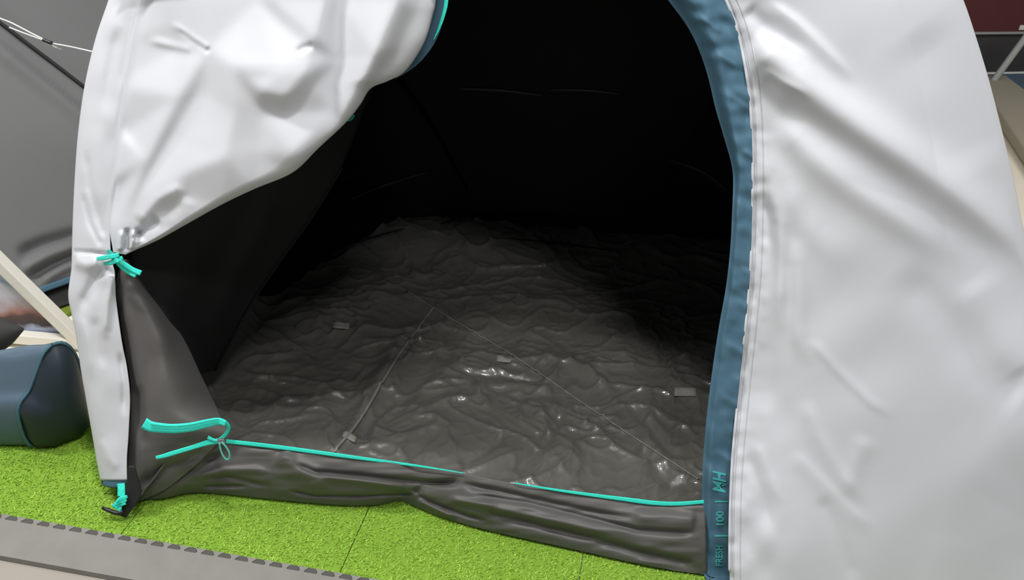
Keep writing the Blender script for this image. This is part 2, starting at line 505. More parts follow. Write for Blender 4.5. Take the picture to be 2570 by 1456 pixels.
colL = xof([(300, -90), (272, 0), (240, 95), (213, 210), (196, 330), (187, 450), (182, 560), (180, 640), (179, 675), (171, 740), (180, 790), (192, 850), (203, 930), (217, 1010), (231, 1090), (243, 1160), (252, 1206)])
colR = xof([(372, -90), (352, 0), (330, 100), (310, 220), (295, 330), (283, 450), (276, 560), (278, 640), (288, 690), (292, 760), (304, 850), (318, 930), (325, 1000), (322, 1090), (318, 1150), (318, 1206)])
seam = xof([(1790, -60), (1822, 0), (1850, 75), (1869, 160), (1882, 250), (1887, 340), (1889, 450), (1887, 560), (1883, 680), (1873, 800), (1860, 920), (1848, 1040), (1838, 1150), (1833, 1250), (1831, 1350), (1831, 1480), (1832, 1700)])
trimI = xof([(1630, -60), (1676, 0), (1722, 62), (1752, 120), (1776, 190), (1795, 270), (1814, 335), (1834, 405), (1840, 450), (1838, 520), (1833, 620), (1822, 720), (1806, 810), (1792, 900), (1780, 990), (1770, 1080), (1763, 1180), (1761, 1280), (1760, 1380), (1760, 1480), (1760, 1700)])
silR = xof([(2385, -60), (2418, 0), (2452, 100), (2482, 200), (2508, 300), (2530, 390), (2550, 480), (2568, 570), (2592, 660), (2640, 800), (2730, 1000), (2860, 1250), (3100, 1700)])

def off_right(X, Y):
    x0, x1 = seam(Y), silR(Y)
    u = np.clip((X - x0) / (x1 - x0), 0, 1)
    lowr = sm((Y - 450) / 800)
    o = (0.34 - 0.1 * lowr) * (1 - np.sqrt(np.clip(1 - (0.985 * u) ** 2.6, 0, 1))) - 0.03 * np.sin(np.pi * np.clip(u * 1.4, 0, 1)) - 0.12 * u
    f = 0
    f += fold(X, Y, [(1880, 95), (1985, 195), (2110, 285), (2290, 405), (2450, 520), (2580, 615)], 54, 0.034, 50, 0.08, 0)
    f += fold(X, Y, [(1935, 300), (2040, 395), (2150, 480), (2320, 590), (2480, 680)], 38, 0.016, 44, 0.12, 0.45)
    f += fold(X, Y, [(1900, 350), (1960, 460), (2040, 590), (2140, 690)], 40, 0.008, 40, 0.2, 0.4)
    f += fold(X, Y, [(2300, 60), (2400, 200), (2500, 420)], 90, -0.012, 90, 0.2, 0.2)
    f += fold(X, Y, [(1915, 0), (1995, 55), (2085, 140), (2150, 215)], 16, 0.008, 26, 0.2, 0.3)
    f += fold(X, Y, [(1870, 20), (1940, 85), (2040, 140)], 22, -0.008, 22, 0.1, 0.4)
    f += fold(X, Y, [(1905, 170), (1960, 205), (2040, 245)], 12, 0.005, 12, 0.2, 0.4)
    f += fold(X, Y, [(1925, 440), (1955, 560), (1960, 650), (1955, 850)], 22, 0.012, 18, 0.2, 0.3)
    f += fold(X, Y, [(1905, 470), (1925, 540), (1930, 640)], 12, -0.005, 12, 0.2, 0.3)
    f += fold(X, Y, [(1995, 590), (2000, 700), (2005, 850), (2030, 930)], 26, 0.008, 20, 0.2, 0.3)
    f += fold(X, Y, [(2030, 850), (2100, 930), (2190, 1015), (2260, 1055)], 15, 0.0024, 12, 0.15, 0.3)
    f += fold(X, Y, [(2020, 1000), (2050, 1090), (2110, 1190), (2180, 1280)], 18, 0.0038, 24, 0.15, 0.3)
    f += fold(X, Y, [(1985, 1130), (2060, 1210), (2140, 1290), (2200, 1335)], 15, 0.0034, 26, 0.15, 0.25)
    f += fold(X, Y, [(1872, 1130), (1905, 1220), (1945, 1360)], 13, -0.004, 13, 0.15, 0.3)
    f += fold(X, Y, [(1895, 1110), (1930, 1190), (1965, 1280)], 13, 0.003, 16, 0.15, 0.3)
    f += fold(X, Y, [(2060, 1240), (2110, 1370), (2150, 1470)], 20, -0.004, 20, 0.15, 0.2)
    f += fold(X, Y, [(2180, 1090), (2150, 1160), (2120, 1260)], 26, 0.004, 26, 0.2, 0.3)
    f += fold(X, Y, [(2250, 670), (2380, 800), (2480, 930), (2580, 1000)], 46, -0.008, 60, 0.2, 0.1)
    f += fold(X, Y, [(2440, 690), (2520, 820), (2590, 930)], 60, 0.006, 60, 0.2, 0.1)
    # the lower right corner turns under
    sd, al = seg_field(X, Y, [(2600, 1045), (2480, 1110), (2400, 1200), (2350, 1330), (2320, 1480), (2300, 1700)])
    inside = np.where(sd < 0, -sd, 0)
    f += 0.05 * (np.sqrt(3600 + np.where(sd < 0, sd, 0) ** 2) - 60) / 330
    f += -0.075 * sm((Y - 950) / 500) * np.exp(-(u / 0.22) ** 2)
    # puckers along the stitched seam
    e = np.exp(-((X - x0) / 42) ** 2)
    f += e * 0.0035 * vnoise(X / 30, Y / 22, 3) + np.exp(-((X - x0 - 60) / 70) ** 2) * 0.006 * vnoise(X / 55, Y / 75, 8)
    f += 0.004 * vnoise(X / 160 + Y / 400, Y / 150, 12)
    return o + f * sm((x1 - X) / 30)
YR = np.linspace(-60, 1640, 300)
U = np.r_[np.linspace(0, 0.9, 180), np.linspace(0.9, 1, 31)[1:]]
XR = seam(YR)[:, None] + (silR(YR) - seam(YR))[:, None] * U[None]
YRR = np.repeat(YR[:, None], len(U), 1)
PR = lift(XR, YRR, off_right(XR, YRR))
# stop at the ground
low = PR[..., 2] < 0.004
PR[..., 2] = np.where(low, 0.004, PR[..., 2])
grid_obj('right_front_panel', PR, [M_WHITE, M_BLACK], tent, 0.002, 1)
# stitched seam tape along the door's right side (two rows)
for k, dx in enumerate((10, 27)):
    yy = np.linspace(-50, 1600, 260)
    G = np.stack([lift(seam(yy) + dx + d, yy, off_right(seam(yy) + dx + d, yy) - 0.0012) for d in (-0.9, 0, 0.9)], 1)
    G[..., 2] = np.maximum(G[..., 2], 0.004)
    grid_obj('stitch_line', G, M_STITCH, tent, 0.0006)

# ---- left column of the flysheet
def off_col(X, Y):
    x0, x1 = colL(Y), colR(Y)
    u = np.clip((X - x0) / (x1 - x0), 0, 1)
    o = 0.055 * (1 - np.sqrt(np.clip(1 - (0.99 * (1 - u)) ** 2, 0, 1))) - 0.005
    f = 0
    f += fold(X, Y, [(185, 632), (230, 634), (280, 640)], 5, -0.008, 5, 0, 0)
    f += fold(X, Y, [(185, 655), (215, 665), (250, 660)], 16, 0.010, 16, 0.1, 0.2)
    f += fold(X, Y, [(275, 670), (240, 700), (215, 750), (205, 790)], 15, -0.012, 15, 0.05, 0.3)
    f += fold(X, Y, [(283, 690), (268, 760), (262, 830), (270, 860)], 13, 0.012, 13, 0.05, 0.3)
    f += fold(X, Y, [(240, 790), (245, 850), (262, 930)], 14, -0.006, 14, 0.2, 0.3)
    f += fold(X, Y, [(195, 780), (215, 850), (232, 960)], 12, 0.006, 16, 0.2, 0.3)
    f += fold(X, Y, [(300, 880), (312, 960), (312, 1050)], 9, -0.008, 9, 0.2, 0.3)
    f += fold(X, Y, [(215, 370), (225, 470), (262, 600)], 10, -0.005, 10, 0.2, 0.1)
    f += fold(X, Y, [(205, 480), (225, 560), (255, 620)], 8, -0.004, 8, 0.2, 0.1)
    f += fold(X, Y, [(300, 60), (270, 200), (262, 300)], 14, -0.004, 14, 0.2, 0.3)
    f += 0.003 * vnoise(X / 40, Y / 60, 15)
    f += fold(X, Y, [(250, 1100), (270, 1150), (300, 1180)], 12, 0.003, 12, 0.2, 0.2)
    return o + f * sm((X - x0) / 12) * np.where(Y < 620, sm((x1 - X) / 12), 1.0)
YC = np.linspace(-90, 1206, 260)
UC = np.linspace(0, 1, 60)
XC = colL(YC)[:, None] + (colR(YC) - colL(YC))[:, None] * UC[None]
YCC = np.repeat(YC[:, None], len(UC), 1)
grid_obj('left_front_panel', lift(XC, YCC, off_col(XC, YCC)), [M_WHITE, M_BLACK], tent, 0.002, 1)
# blue hem at its foot
yh = np.linspace(1200, 1219, 6)
XH = np.linspace(0, 1, 24)
G = []
for y in yh:
    xx = 256 + (318 - 256) * XH + (y - 1200) * 0.1
    G.append(lift(xx, y + 6 * np.sin(np.pi * XH) - 9 * XH ** 3, off_col(np.clip(xx, 256, 316), np.full_like(xx, 1200.)) + 0.003))
grid_obj('hem', np.stack(G, 0), M_BLUE, tent, 0.002)

# ---- the door flap, gathered to the left and tied
L_ = [(float(colR(y)) - 1.5, y) for y in (-90, 0, 100, 220, 330, 450, 560)] + [(284, 634)]
R_ = [(1092, -90), (1094, 0), (1086, 40), (1066, 105), (1020, 176), (975, 203), (931, 222), (905, 262), (868, 308), (800, 372), (735, 433), (640, 474), (560, 512), (470, 562), (400, 601), (340, 628), (316, 640)]
# facets of the slack cloth: (x, y, height towards the outside in mm)
FP = [(366, -90, 0), (450, -90, 28), (540, -90, 50), (640, -90, 52), (680, -90, 60), (820, -90, 62), (853, -90, 32), (1000, -90, 78), (1052, -90, 40), (1100, -90, 46),
      (352, 0, 0), (330, 100, 0), (310, 220, 0), (295, 330, 0), (283, 450, 0), (278, 560, 0), (284, 634, 0),
      (300, 470, -9), (318, 330, -7), (342, 180, 2), (372, 50, 8), (420, 60, 22), (440, 125, 20),
      (300, 575, 8), (366, 405, 32), (446, 245, 46), (524, 124, 56), (349, 485, 11), (430, 350, 22), (503, 228, 38),
      (580, 164, 78), (586, 280, 76), (563, 396, 86), (335, 545, 16), (400, 474, 40), (480, 428, 62),
      (738, 394, 82), (660, 290, 64), (650, 382, 68), (622, 205, 80), (655, 230, 92), (722, 246, 94), (772, 187, 86), (705, 180, 92),
      (650, 262, 68), (712, 282, 62), (776, 222, 60), (774, 112, 72), (649, 2, 54), (680, 0, 64), (795, 100, 76),
      (822, 0, 62), (852, 0, 30), (846, 150, 30), (838, 276, 40), (1004, 0, 80), (944, 140, 82), (866, 292, 70), (1048, 20, 40), (1002, 118, 36), (952, 186, 34),
      (1100, 20, 48), (1070, 105, 40), (1000, 192, 32), (930, 226, 44), (905, 262, 56), (868, 312, 64), (800, 376, 68), (735, 437, 70), (640, 478, 66), (560, 516, 60), (470, 566, 48), (400, 605, 26), (320, 642, 0),
      (434, 478, 46), (478, 492, 48), (440, 560, 30), (415, 530, 22)]
FE = [((580, 164), (586, 280)), ((586, 280), (563, 396)), ((580, 164), (622, 205)), ((622, 205), (655, 230)), ((655, 230), (722, 246)), ((722, 246), (772, 187)), ((772, 187), (774, 112)),
      ((580, 164), (660, 290)), ((660, 290), (738, 394)), ((563, 396), (480, 428)), ((480, 428), (400, 474)), ((400, 474), (335, 545)), ((563, 396), (650, 382)), ((650, 382), (738, 394)),
      ((300, 575), (366, 405)), ((366, 405), (446, 245)), ((446, 245), (524, 124)), ((349, 485), (430, 350)), ((430, 350), (503, 228)), ((1004, 0), (944, 140)), ((944, 140), (866, 292)),
      ((852, 0), (846, 150)), ((846, 150), (838, 276)), ((1048, 20), (1002, 118)), ((1002, 118), (952, 186)), ((649, 2), (774, 112)), ((680, 0), (795, 100)), ((1000, -90), (1004, 0)), ((650, 262), (712, 282)), ((712, 282), (776, 222))]
def facet_raster():
    from mathutils.geometry import delaunay_2d_cdt
    ix = {(p[0], p[1]): k for k, p in enumerate(FP)}
    vo, eo, fo_, ov, oe, of_ = delaunay_2d_cdt([Vector((p[0], p[1])) for p in FP], [(ix[a], ix[b]) for a, b in FE], [], 0, 1e-5)
    H = [np.mean([FP[q][2] for q in o]) if o else 0.0 for o in ov]
    st = 4.0
    gx = np.arange(240, 1160, st); gy = np.arange(-130, 700, st)
    X, Y = np.meshgrid(gx, gy, indexing='ij'); R = np.full(X.shape, np.nan)
    for f_ in fo_:
        a, b, c = (vo[k] for k in f_)
        den = (b[1] - c[1]) * (a[0] - c[0]) + (c[0] - b[0]) * (a[1] - c[1])
        if abs(den) < 1e-9: continue
        u = ((b[1] - c[1]) * (X - c[0]) + (c[0] - b[0]) * (Y - c[1])) / den
        v = ((c[1] - a[1]) * (X - c[0]) + (a[0] - c[0]) * (Y - c[1])) / den
        k = (u >= -1e-6) & (v >= -1e-6) & (u + v <= 1 + 1e-6)
        R[k] = (u * H[f_[0]] + v * H[f_[1]] + (1 - u - v) * H[f_[2]])[k]
    # fill outwards, then soften the creases
    for _ in range(60):
        nanm = np.isnan(R)
        if not nanm.any(): break
        for ax, d in ((0, 1), (0, -1), (1, 1), (1, -1)):
            S2 = np.roll(R, d, ax); R = np.where(np.isnan(R), S2, R)
    R = np.nan_to_num(R)
    k = np.exp(-0.5 * (np.arange(-9, 10) / 2.7) ** 2); k /= k.sum()
    for ax in (0, 1):
        R = np.apply_along_axis(lambda r: np.convolve(np.pad(r, 9, mode='edge'), k, 'valid'), ax, R)
    return gx, gy, R / 1000.0
FGX, FGY, FR = facet_raster()
def facet_h(X, Y):
    i = np.clip((X - FGX[0]) / 4.0, 0, len(FGX) - 1.001); j = np.clip((Y - FGY[0]) / 4.0, 0, len(FGY) - 1.001)
    a = i.astype(int); b = j.astype(int); u = i - a; v = j - b
    return (FR[a, b] * (1 - u) + FR[a + 1, b] * u) * (1 - v) + (FR[a, b + 1] * (1 - u) + FR[a + 1, b + 1] * u) * v
def off_flap(X, Y, V):
    """V: 0 at the hinge seam, 1 at the free lower edge"""
    o = -0.005 - 0.03 * np.sin(np.pi * 0.55 * np.clip(V, 0, 1)) * np.clip((660 - Y) / 500, 0, 1) ** 0.8
    edge = np.clip((V - 0.88) / 0.12, 0, 1)
    o = o + 0.04 * (1 - np.sqrt(np.clip(1 - edge ** 2.2 * 0.98, 0, 1)))
    f = -facet_h(X, Y)
    f += fold(X, Y, [(425, 54), (480, 95), (526, 124)], 9, 0.004, 10, .3, .1) + fold(X, Y, [(435, 66), (488, 105), (530, 132)], 8, -0.004, 8, .3, .1)
    f += fold(X, Y, [(366, 100), (430, 114), (490, 127)], 12, 0.004, 10, .3, .2)
    f += fold(X, Y, [(790, 112), (762, 120), (740, 136)], 9, -0.004, 9, .2, .3)
    # the pouch above the tie
    f += fold(X, Y, [(345, 560), (400, 500), (440, 478), (475, 486)], 16, 0.008, 22, 0.15, 0.3)
    f += fold(X, Y, [(475, 490), (462, 530), (420, 575)], 20, 0.005, 16, 0.25, 0.3)
    f += fold(X, Y, [(400, 545), (370, 572), (345, 600)], 16, -0.013, 14, 0.25, 0.2)
    # tight gathers
    f += fold(X, Y, [(318, 570), (321, 600), (318, 632)], 7, -0.012, 7, 0.2, 0.1)
    f += fold(X, Y, [(306, 575), (303, 600), (302, 630)], 7, 0.010, 7, 0.3, 0.1)
    f += fold(X, Y, [(334, 575), (334, 600), (328, 628)], 7, 0.012, 7, 0.3, 0.1)
    f += fold(X, Y, [(352, 572), (346, 592), (338, 606)], 8, -0.014, 8, 0.2, 0.3)
    f += 0.004 * vnoise(X / 120, Y / 120, 21)
    return o + f * sm(V / 0.05)
n1, n2 = 240, 200
LL = spline(L_, n1); RR = spline(R_, n1)
# re-time the free edge so that rulings fan out well
tt = np.linspace(0, 1, n1)
RR = np.stack([np.interp(tt ** 1.0, tt, RR[:, k]) for k in range(2)], 1)
V = np.linspace(0, 1, n2)
XF = LL[:, None, 0] * (1 - V) + RR[:, None, 0] * V
YF = LL[:, None, 1] * (1 - V) + RR[:, None, 1] * V
VF = np.repeat(V[None], n1, 0)
grid_obj('door_flap', lift(XF, YF, off_flap(XF, YF, VF)), [M_WHITE, M_BLACK], tent, 0.002, 1)
# its blue edging and teal zip, seen at the top right
ribbon('trim_band', [(1108, -90), (1108, 0), (1098, 50), (1080, 100), (1050, 145), (1015, 178), (990, 196)], [34, 34, 30, 28, 24, 18, 4], 0.03, M_BLUE, tent)
ribbon('zip_tape', [(1124, -90), (1120, 0), (1112, 40), (1100, 75), (1088, 100)], [9, 9, 10, 8, 2], 0.022, M_TEAL, tent)
ribbon('zip_tape', [(888, 288), (881, 298), (872, 304)], [6, 8, 4], -0.02, M_TEALD, tent)

# ---- blue trim band down the right side of the door
def off_trim(X, Y):
    a, b = trimI(Y), seam(Y)
    u = (X - a) / (b - a)
    o = -0.006 + 0.035 * (1 - sm(np.clip(u, 0, 1) / 0.42)) * sm((560 - Y) / 250) + 0.014 * (1 - sm(np.clip(u, 0, 1) / 0.3))
    f = 0.0045 * vnoise(X / 40 + Y / 90, Y / 26 - X / 60, 31) * sm(u / .25) + 0.003 * vnoise(X / 25, Y / 60, 32)
    for y0, k in ((60, 1), (150, 1), (255, .8), (395, 1.2), (480, .7), (690, 1), (770, .8), (880, .7), (1010, .6), (1150, .8), (1245, .6), (1330, .7)):
        f += fold(X, Y, [(np.float64(trimI(y0)) + 25, y0 - 22), (np.float64(trimI(y0)) + 60, y0), (np.float64(trimI(y0)) + 95, y0 + 25)], 7, 0.005 * k, 12, 0.3, 0.3)
    return o + f
YT = np.linspace(-60, 1640, 340); UT = np.linspace(0, 1, 40)
XT = trimI(YT)[:, None] + (seam(YT) - trimI(YT))[:, None] * UT
YTT = np.repeat(YT[:, None], len(UT), 1)
PT = lift(XT, YTT, off_trim(XT, YTT)); PT[..., 2] = np.maximum(PT[..., 2], 0.004)
trim = tag(grid_obj('trim_band', PT, [M_BLUE, M_BLACK], tent, 0.0025, 1), 'blue trim band with teal lettering')
# piping between band and white panel
yy = np.linspace(-60, 1600, 200)
yy = yy[lift(seam(yy), yy, 0 * yy)[:, 2] > 0.008]
tube('piping', lift(seam(yy), yy, off_right(seam(yy), yy) - 0.004), 0.0028, M_WHITE, tent, 6)

def lettering(txt, cx, cy, size, shear=0.0, stretch=1.0):
    cu = bpy.data.curves.new('lettering', 'FONT'); cu.body = txt; cu.size = 1.0
    cu.align_x = 'CENTER'; cu.align_y = 'CENTER'; cu.offset = 0.028; cu.shear = shear
    o = bpy.data.objects.new('lettering', cu); COL.objects.link(o)
    bpy.context.view_layer.update()
    me = bpy.data.meshes.new_from_object(o.evaluated_get(bpy.context.evaluated_depsgraph_get()))
    COL.objects.unlink(o); bpy.data.objects.remove(o)
    bm = bmesh.new(); bm.from_mesh(me)
    bmesh.ops.subdivide_edges(bm, edges=[e for e in bm.edges if e.calc_length() > 0.15], cuts=2)
    bmesh.ops.triangulate(bm, faces=bm.faces)
    co = np.array([v.co[:] for v in bm.verts])
    px = cx + co[:, 1] * -size; py = cy - co[:, 0] * size * stretch
    P = lift(px, py, off_trim(px, py) - 0.0016)
    for v, p in zip(bm.verts, P): v.co = Vector(p)
    bmesh.ops.recalc_face_normals(bm, faces=bm.faces)
    bpy.data.meshes.remove(me)
    return bm_obj('lettering', bm, M_PRINT, trim)
lettering('MH', 1807, 1213, 46, 0.3, 0.75)
lettering('100', 1808, 1303, 27)
lettering('FRESH', 1806, 1395, 25, 0, 0.78)
lettering('|', 1808, 1259, 34)
lettering('|', 1808, 1345, 34)
lettering('BLACK', 1806, 1490, 25, 0, 0.9)

# ---- front wall above the door (out of frame, keeps the inside dark)
arch = [(1094, -42), (1112, -130), (1190, -225), (1300, -270), (1430, -265), (1540, -215), (1630, -140), (1790, -42)]
roof = [(284, -42), (420, -330), (700, -520), (1150, -600), (1600, -590), (2000, -430), (2250, -230), (2400, -42)]
AR = spline(arch, 90); RO = spline(roof, 90)
V = np.linspace(0, 1, 24)
XA = AR[:, None, 0] * (1 - V) + RO[:, None, 0] * V; YA = AR[:, None, 1] * (1 - V) + RO[:, None, 1] * V
wt = np.exp(-(np.minimum(YA + 75, 0) / 60) ** 2)
match = np.where(XA > 1500, off_right(XA, np.maximum(YA, -60)) - 0.004, -(facet_h(XA, np.maximum(YA, -90)) + 0.034))
PU = lift(XA, YA, wt * match + (1 - wt) * (0.02 + 0.10 * V[None] ** 2))
grid_obj('upper_front_panel', PU, [M_WHITE, M_BLACK], tent, 0.002, 1)

ribbon('trim_band', [(1712, -72), (1620, -165), (1530, -205), (1420, -228), (1300, -232), (1205, -192), (1140, -118), (1112, -70)], [105, 100, 90, 70, 50, 36, 30], 0.004, M_BLUE, tent, n=60)

# ---- the dome behind: white outside, black inside
yl = np.linspace(1206, -90, 60); yr = np.linspace(-60, 1600, 70)
out = np.vstack([lift(colL(yl), yl, off_col(colL(yl), yl) + 0.004),
                 PU[2:-2, -1], lift(silR(yr), yr, off_right(silR(yr), yr) + 0.004)])
S = (out - O3) @ E3; T = (out - O3) @ N3; Z = np.maximum(out[:, 2], 0.0)
Z[0] = 0.02
k = np.linspace(0, 1, 40)
cs = 0.95
DEP = 1.50
c_ = np.cos(k * np.pi / 2)
SS = cs + (S - cs)[:, None] * (0.36 + 0.64 * c_ ** 0.8)[None]
TTt = T[:, None] + (DEP - T)[:, None] * np.sin(k * np.pi / 2)[None]
ZZ = np.maximum(Z[:, None] * (c_ ** 0.75)[None], 0.006)
SS = SS + 0.01 * k[None] * vnoise(SS * 5, ZZ * 6 + TTt * 3, 4)
dome = grid_obj('flysheet_dome', W(SS, TTt, ZZ), [M_WHITE, M_BLACK], tent, 0.002, 1, face_cam=False)

# ---- groundsheet inside
ns, nt_ = 400, 270
s_ = np.linspace(-0.02, 1.75, ns)[:, None] + np.zeros((1, nt_)); t_ = np.linspace(0.13, 1.47, nt_)[None] + np.zeros((ns, 1))
def project(P):
    v = P - CAM; k = v @ FWD
    return IW / 2 + F_PX * (v @ RT) / k, IH / 2 - F_PX * (v @ UP) / k
def floor_z(s, t):
    s, t = np.broadcast_arrays(np.asarray(s, float), np.asarray(t, float))
    z = 0.014 + 0.009 * vnoise(s * 4 + t * 1.5, t * 5 - s, 40)
    wx = s + 0.05 * vnoise(s * 6, t * 6, 45); wy = t + 0.05 * vnoise(s * 6 + 9, t * 6, 46)
    a = vnoise(wx * 7 + 5 * wy, wy * 10 - 4 * wx, 41); z = z + 0.011 * (1 - np.abs(a)) ** 4
    b = vnoise(wx * 15 - 9 * wy, wy * 19 + 9 * wx, 42); z = z + 0.0075 * (1 - np.abs(b)) ** 4
    c = vnoise(wx * 40 + 15 * wy, wy * 40 - 19 * wx, 43); z = z + 0.0026 * (1 - np.abs(c)) ** 3
    px, py = project(W(s, t, 0.02 + 0 * s))
    G = lambda pts, w, a, w2=None, t0=.15, t1=.15: -fold(px, py, pts, w, a, w2, t0, t1)
    z = z + G([(1420, 1020), (1390, 1080), (1340, 1150), (1270, 1200)], 16, -0.014, 16)      # gutters and ridges one can tell apart
    z = z + G([(1270, 1100), (1215, 1140), (1150, 1175)], 12, -0.010, 12)
    z = z + G([(1150, 940), (1250, 950), (1370, 968)], 7, -0.010, 7)
    z = z + G([(1180, 985), (1240, 975), (1330, 985), (1400, 992)], 10, 0.012, 12)
    z = z + G([(1010, 1010), (960, 1060), (920, 1110)], 14, 0.012, 14)
    z = z + G([(1090, 905), (1040, 965), (960, 1040), (890, 1110)], 26, -0.012, 30)
    z = z + G([(1060, 800), (1000, 870), (950, 960), (890, 1070), (840, 1140)], 12, 0.012, 16)
    z = z + G([(960, 870), (900, 950), (830, 1070)], 22, -0.010, 24)
    z = z + G([(1130, 795), (1060, 850), (1010, 920)], 8, 0.008, 10)
    z = z + G([(1400, 900), (1500, 960), (1600, 1030), (1680, 1110)], 12, 0.010, 14)
    z = z + G([(1480, 930), (1560, 1000), (1640, 1080), (1700, 1170)], 12, -0.010, 14)
    z = z + G([(1600, 1120), (1650, 1180), (1700, 1240)], 14, -0.014, 18)
    sd, al = seg_field(px, py, [(860, 1180), (900, 1130), (1040, 1000), (1110, 925), (1190, 880), (1330, 872), (1480, 900)])
    z = z + 0.014 * sm((sd + 25) / 50)
    z = z + 0.06 * sm((t - 1.18) / 0.28) + 0.1 * sm((0.05 - s) / 0.08)
    return z
M_ = M_FLOOR
gs = tag(grid_obj('groundsheet', W(s_, t_, floor_z(s_, t_)), M_FLOOR, tent, 0), 'glossy black wrinkled groundsheet')

def on_floor(px, py, dz=0.0):
    P = ground(px, py, 0.018)
    s = (P - O3) @ E3; t = (P - O3) @ N3
    P = ground(px, py, 0.0); 
    for _ in range(6):
        z = floor_z(s, t); d = rays(px, py); P = CAM + d * ((z - CAM[2]) / d[..., 2])[..., None]
        s = (P - O3) @ E3; t = (P - O3) @ N3
    return W(s, t, floor_z(s, t) + dz)
# long seam across the groundsheet and a second crease to its left
q = spline([(1020, 732), (1130, 800), (1300, 902), (1450, 1005), (1600, 1105), (1752, 1204)], 120)
tube('floor_seam', on_floor(q[:, 0], q[:, 1], 0.002), 0.0022, M_LINE, gs, 5)
q = spline([(1090, 770), (1010, 880), (960, 960), (900, 1060), (835, 1138)], 80)
tube('floor_seam', on_floor(q[:, 0], q[:, 1], 0.002), 0.0045, M_LINE, gs, 6)
for (cx, cy, w2, h2, a) in ((857, 818, 20, 9, 4), (1265, 902, 18, 10, 8), (878, 1098, 18, 9, 24), (1719, 987, 27, 11, 2)):
    a = math.radians(a); G = []
    for v in np.linspace(-1, 1, 4):
        uu = np.linspace(-1, 1, 6)
        x = cx + uu * w2 * math.cos(a) - v * h2 * math.sin(a); y = cy + uu * w2 * math.sin(a) + v * h2 * math.cos(a)
        G.append(on_floor(x, y, 0.004))
    tag(grid_obj('label_patch', np.stack(G), M_TAPE, gs, 0.001), 'pale grey patch')

# ---- seams and taped edges of the black wall behind
from mathutils.bvhtree import BVHTree
def bvh(o): return BVHTree.FromPolygons([v.co[:] for v in o.data.vertices], [tuple(p.vertices) for p in o.data.polygons])
B1 = BVHTree.FromPolygons([tuple(p) for p in W(SS, TTt, ZZ).reshape(-1, 3)], [(i * 40 + j, (i + 1) * 40 + j, (i + 1) * 40 + j + 1, i * 40 + j + 1) for i in range(len(out) - 1) for j in range(39)])
B2 = BVHTree.FromPolygons([tuple(p) for p in W(s_, t_, floor_z(s_, t_)).reshape(-1, 3)], [(i * nt_ + j, (i + 1) * nt_ + j, (i + 1) * nt_ + j + 1, i * nt_ + j + 1) for i in range(ns - 1) for j in range(nt_ - 1)])
def hit(px, py):
    d = Vector(rays(np.array(px), np.array(py))).normalized(); o_ = Vector(CAM) + d * 2.0
    c = []
    for B in (B1, B2):
        h = B.ray_cast(o_, d)
        if h[0] is not None: c.append((h[3], h[0]))
    return np.array(min(c, key=lambda q: q[0])[1] - d * 0.006) if c else None
for pts, wpx in (([(1150, 223), (1250, 228), (1365, 240)], 9), ([(1375, 226), (1480, 229), (1560, 237)], 8), ([(880, 500), (960, 468), (1075, 432)], 7), ([(835, 642), (910, 606), (1015, 574)], 9),
                 ([(1105, 562), (1150, 553), (1190, 549)], 14), ([(1262, 598), (1400, 612), (1535, 630)], 8), ([(1680, 402), (1760, 432), (1832, 484)], 10)):
    c = spline(pts, 26); tg = np.gradient(c, axis=0); tg /= np.linalg.norm(tg, axis=1)[:, None]
    tp_ = np.sin(np.linspace(0.12, np.pi - 0.12, 26)) ** 0.6
    rows = []
    for v in (-0.5, 0, 0.5):
        rows.append([hit(c[k_, 0] - tg[k_, 1] * v * wpx * tp_[k_], c[k_, 1] + tg[k_, 0] * v * wpx * tp_[k_]) for k_ in range(26)])
    if any(p is None for r_ in rows for p in r_): continue
    grid_obj('wall_seam', np.array(rows), M_WSEAM, tent, 0.0015)

# ---- black inner panel hanging on the left
Lp = spline([(640, 60), (520, 230), (400, 420), (325, 600), (335, 760), (430, 960)], 90)
Rp = spline([(1010, 90), (930, 240), (858, 420), (780, 545), (640, 745), (538, 930)], 90)
V = np.linspace(0, 1, 50)
XP = Lp[:, None, 0] * (1 - V) + Rp[:, None, 0] * V; YP = Lp[:, None, 1] * (1 - V) + Rp[:, None, 1] * V
op = 0.05 + 0.30 * V[None] ** 1.3 + 0.012 * vnoise(XP / 70 + YP / 160, YP / 260, 51) + fold(XP, YP, [(700, 500), (600, 680), (520, 860)], 30, 0.015, 30, .2, .2)
grid_obj('inner_side_panel', lift(XP, YP, op), M_PANEL, tent, 0.002)
ribbon('panel_hem', [(858, 420), (780, 545), (640, 745), (538, 930)], 8, [0.345, 0.345, 0.345, 0.345], M_PANEL, tent, n=50, thick=0.004)

# ---- charcoal lower door piece at the left, below the tie
Lq = spline([(302, 652), (290, 720), (297, 790), (312, 880), (326, 980), (321, 1100), (316, 1200), (305, 1296)], 130)
Rq = spline([(330, 650), (372, 715), (425, 790), (470, 865), (505, 940), (535, 1000), (557, 1048), (570, 1075), (552, 1106), (500, 1160), (420, 1225), (345, 1262), (322, 1294)], 130)
V = np.linspace(0, 1, 70)
XQ = Lq[:, None, 0] * (1 - V) + Rq[:, None, 0] * V; YQ = Lq[:, None, 1] * (1 - V) + Rq[:, None, 1] * V
oq = 0.030 - 0.05 * np.sin(np.pi * V[None] ** 0.8) * sm((1300 - YQ) / 250) + 0.10 * V[None] ** 3 * sm((1100 - YQ) / 120)
oq = oq + fold(XQ, YQ, [(318, 680), (345, 780), (380, 900), (385, 1000)], 22, -0.012, 22, .1, .3) + fold(XQ, YQ, [(330, 690), (390, 780), (440, 900)], 20, 0.012, 24, .1, .3)
oq = oq + fold(XQ, YQ, [(345, 960), (352, 1060), (370, 1130)], 14, -0.012, 18, .2, .2)
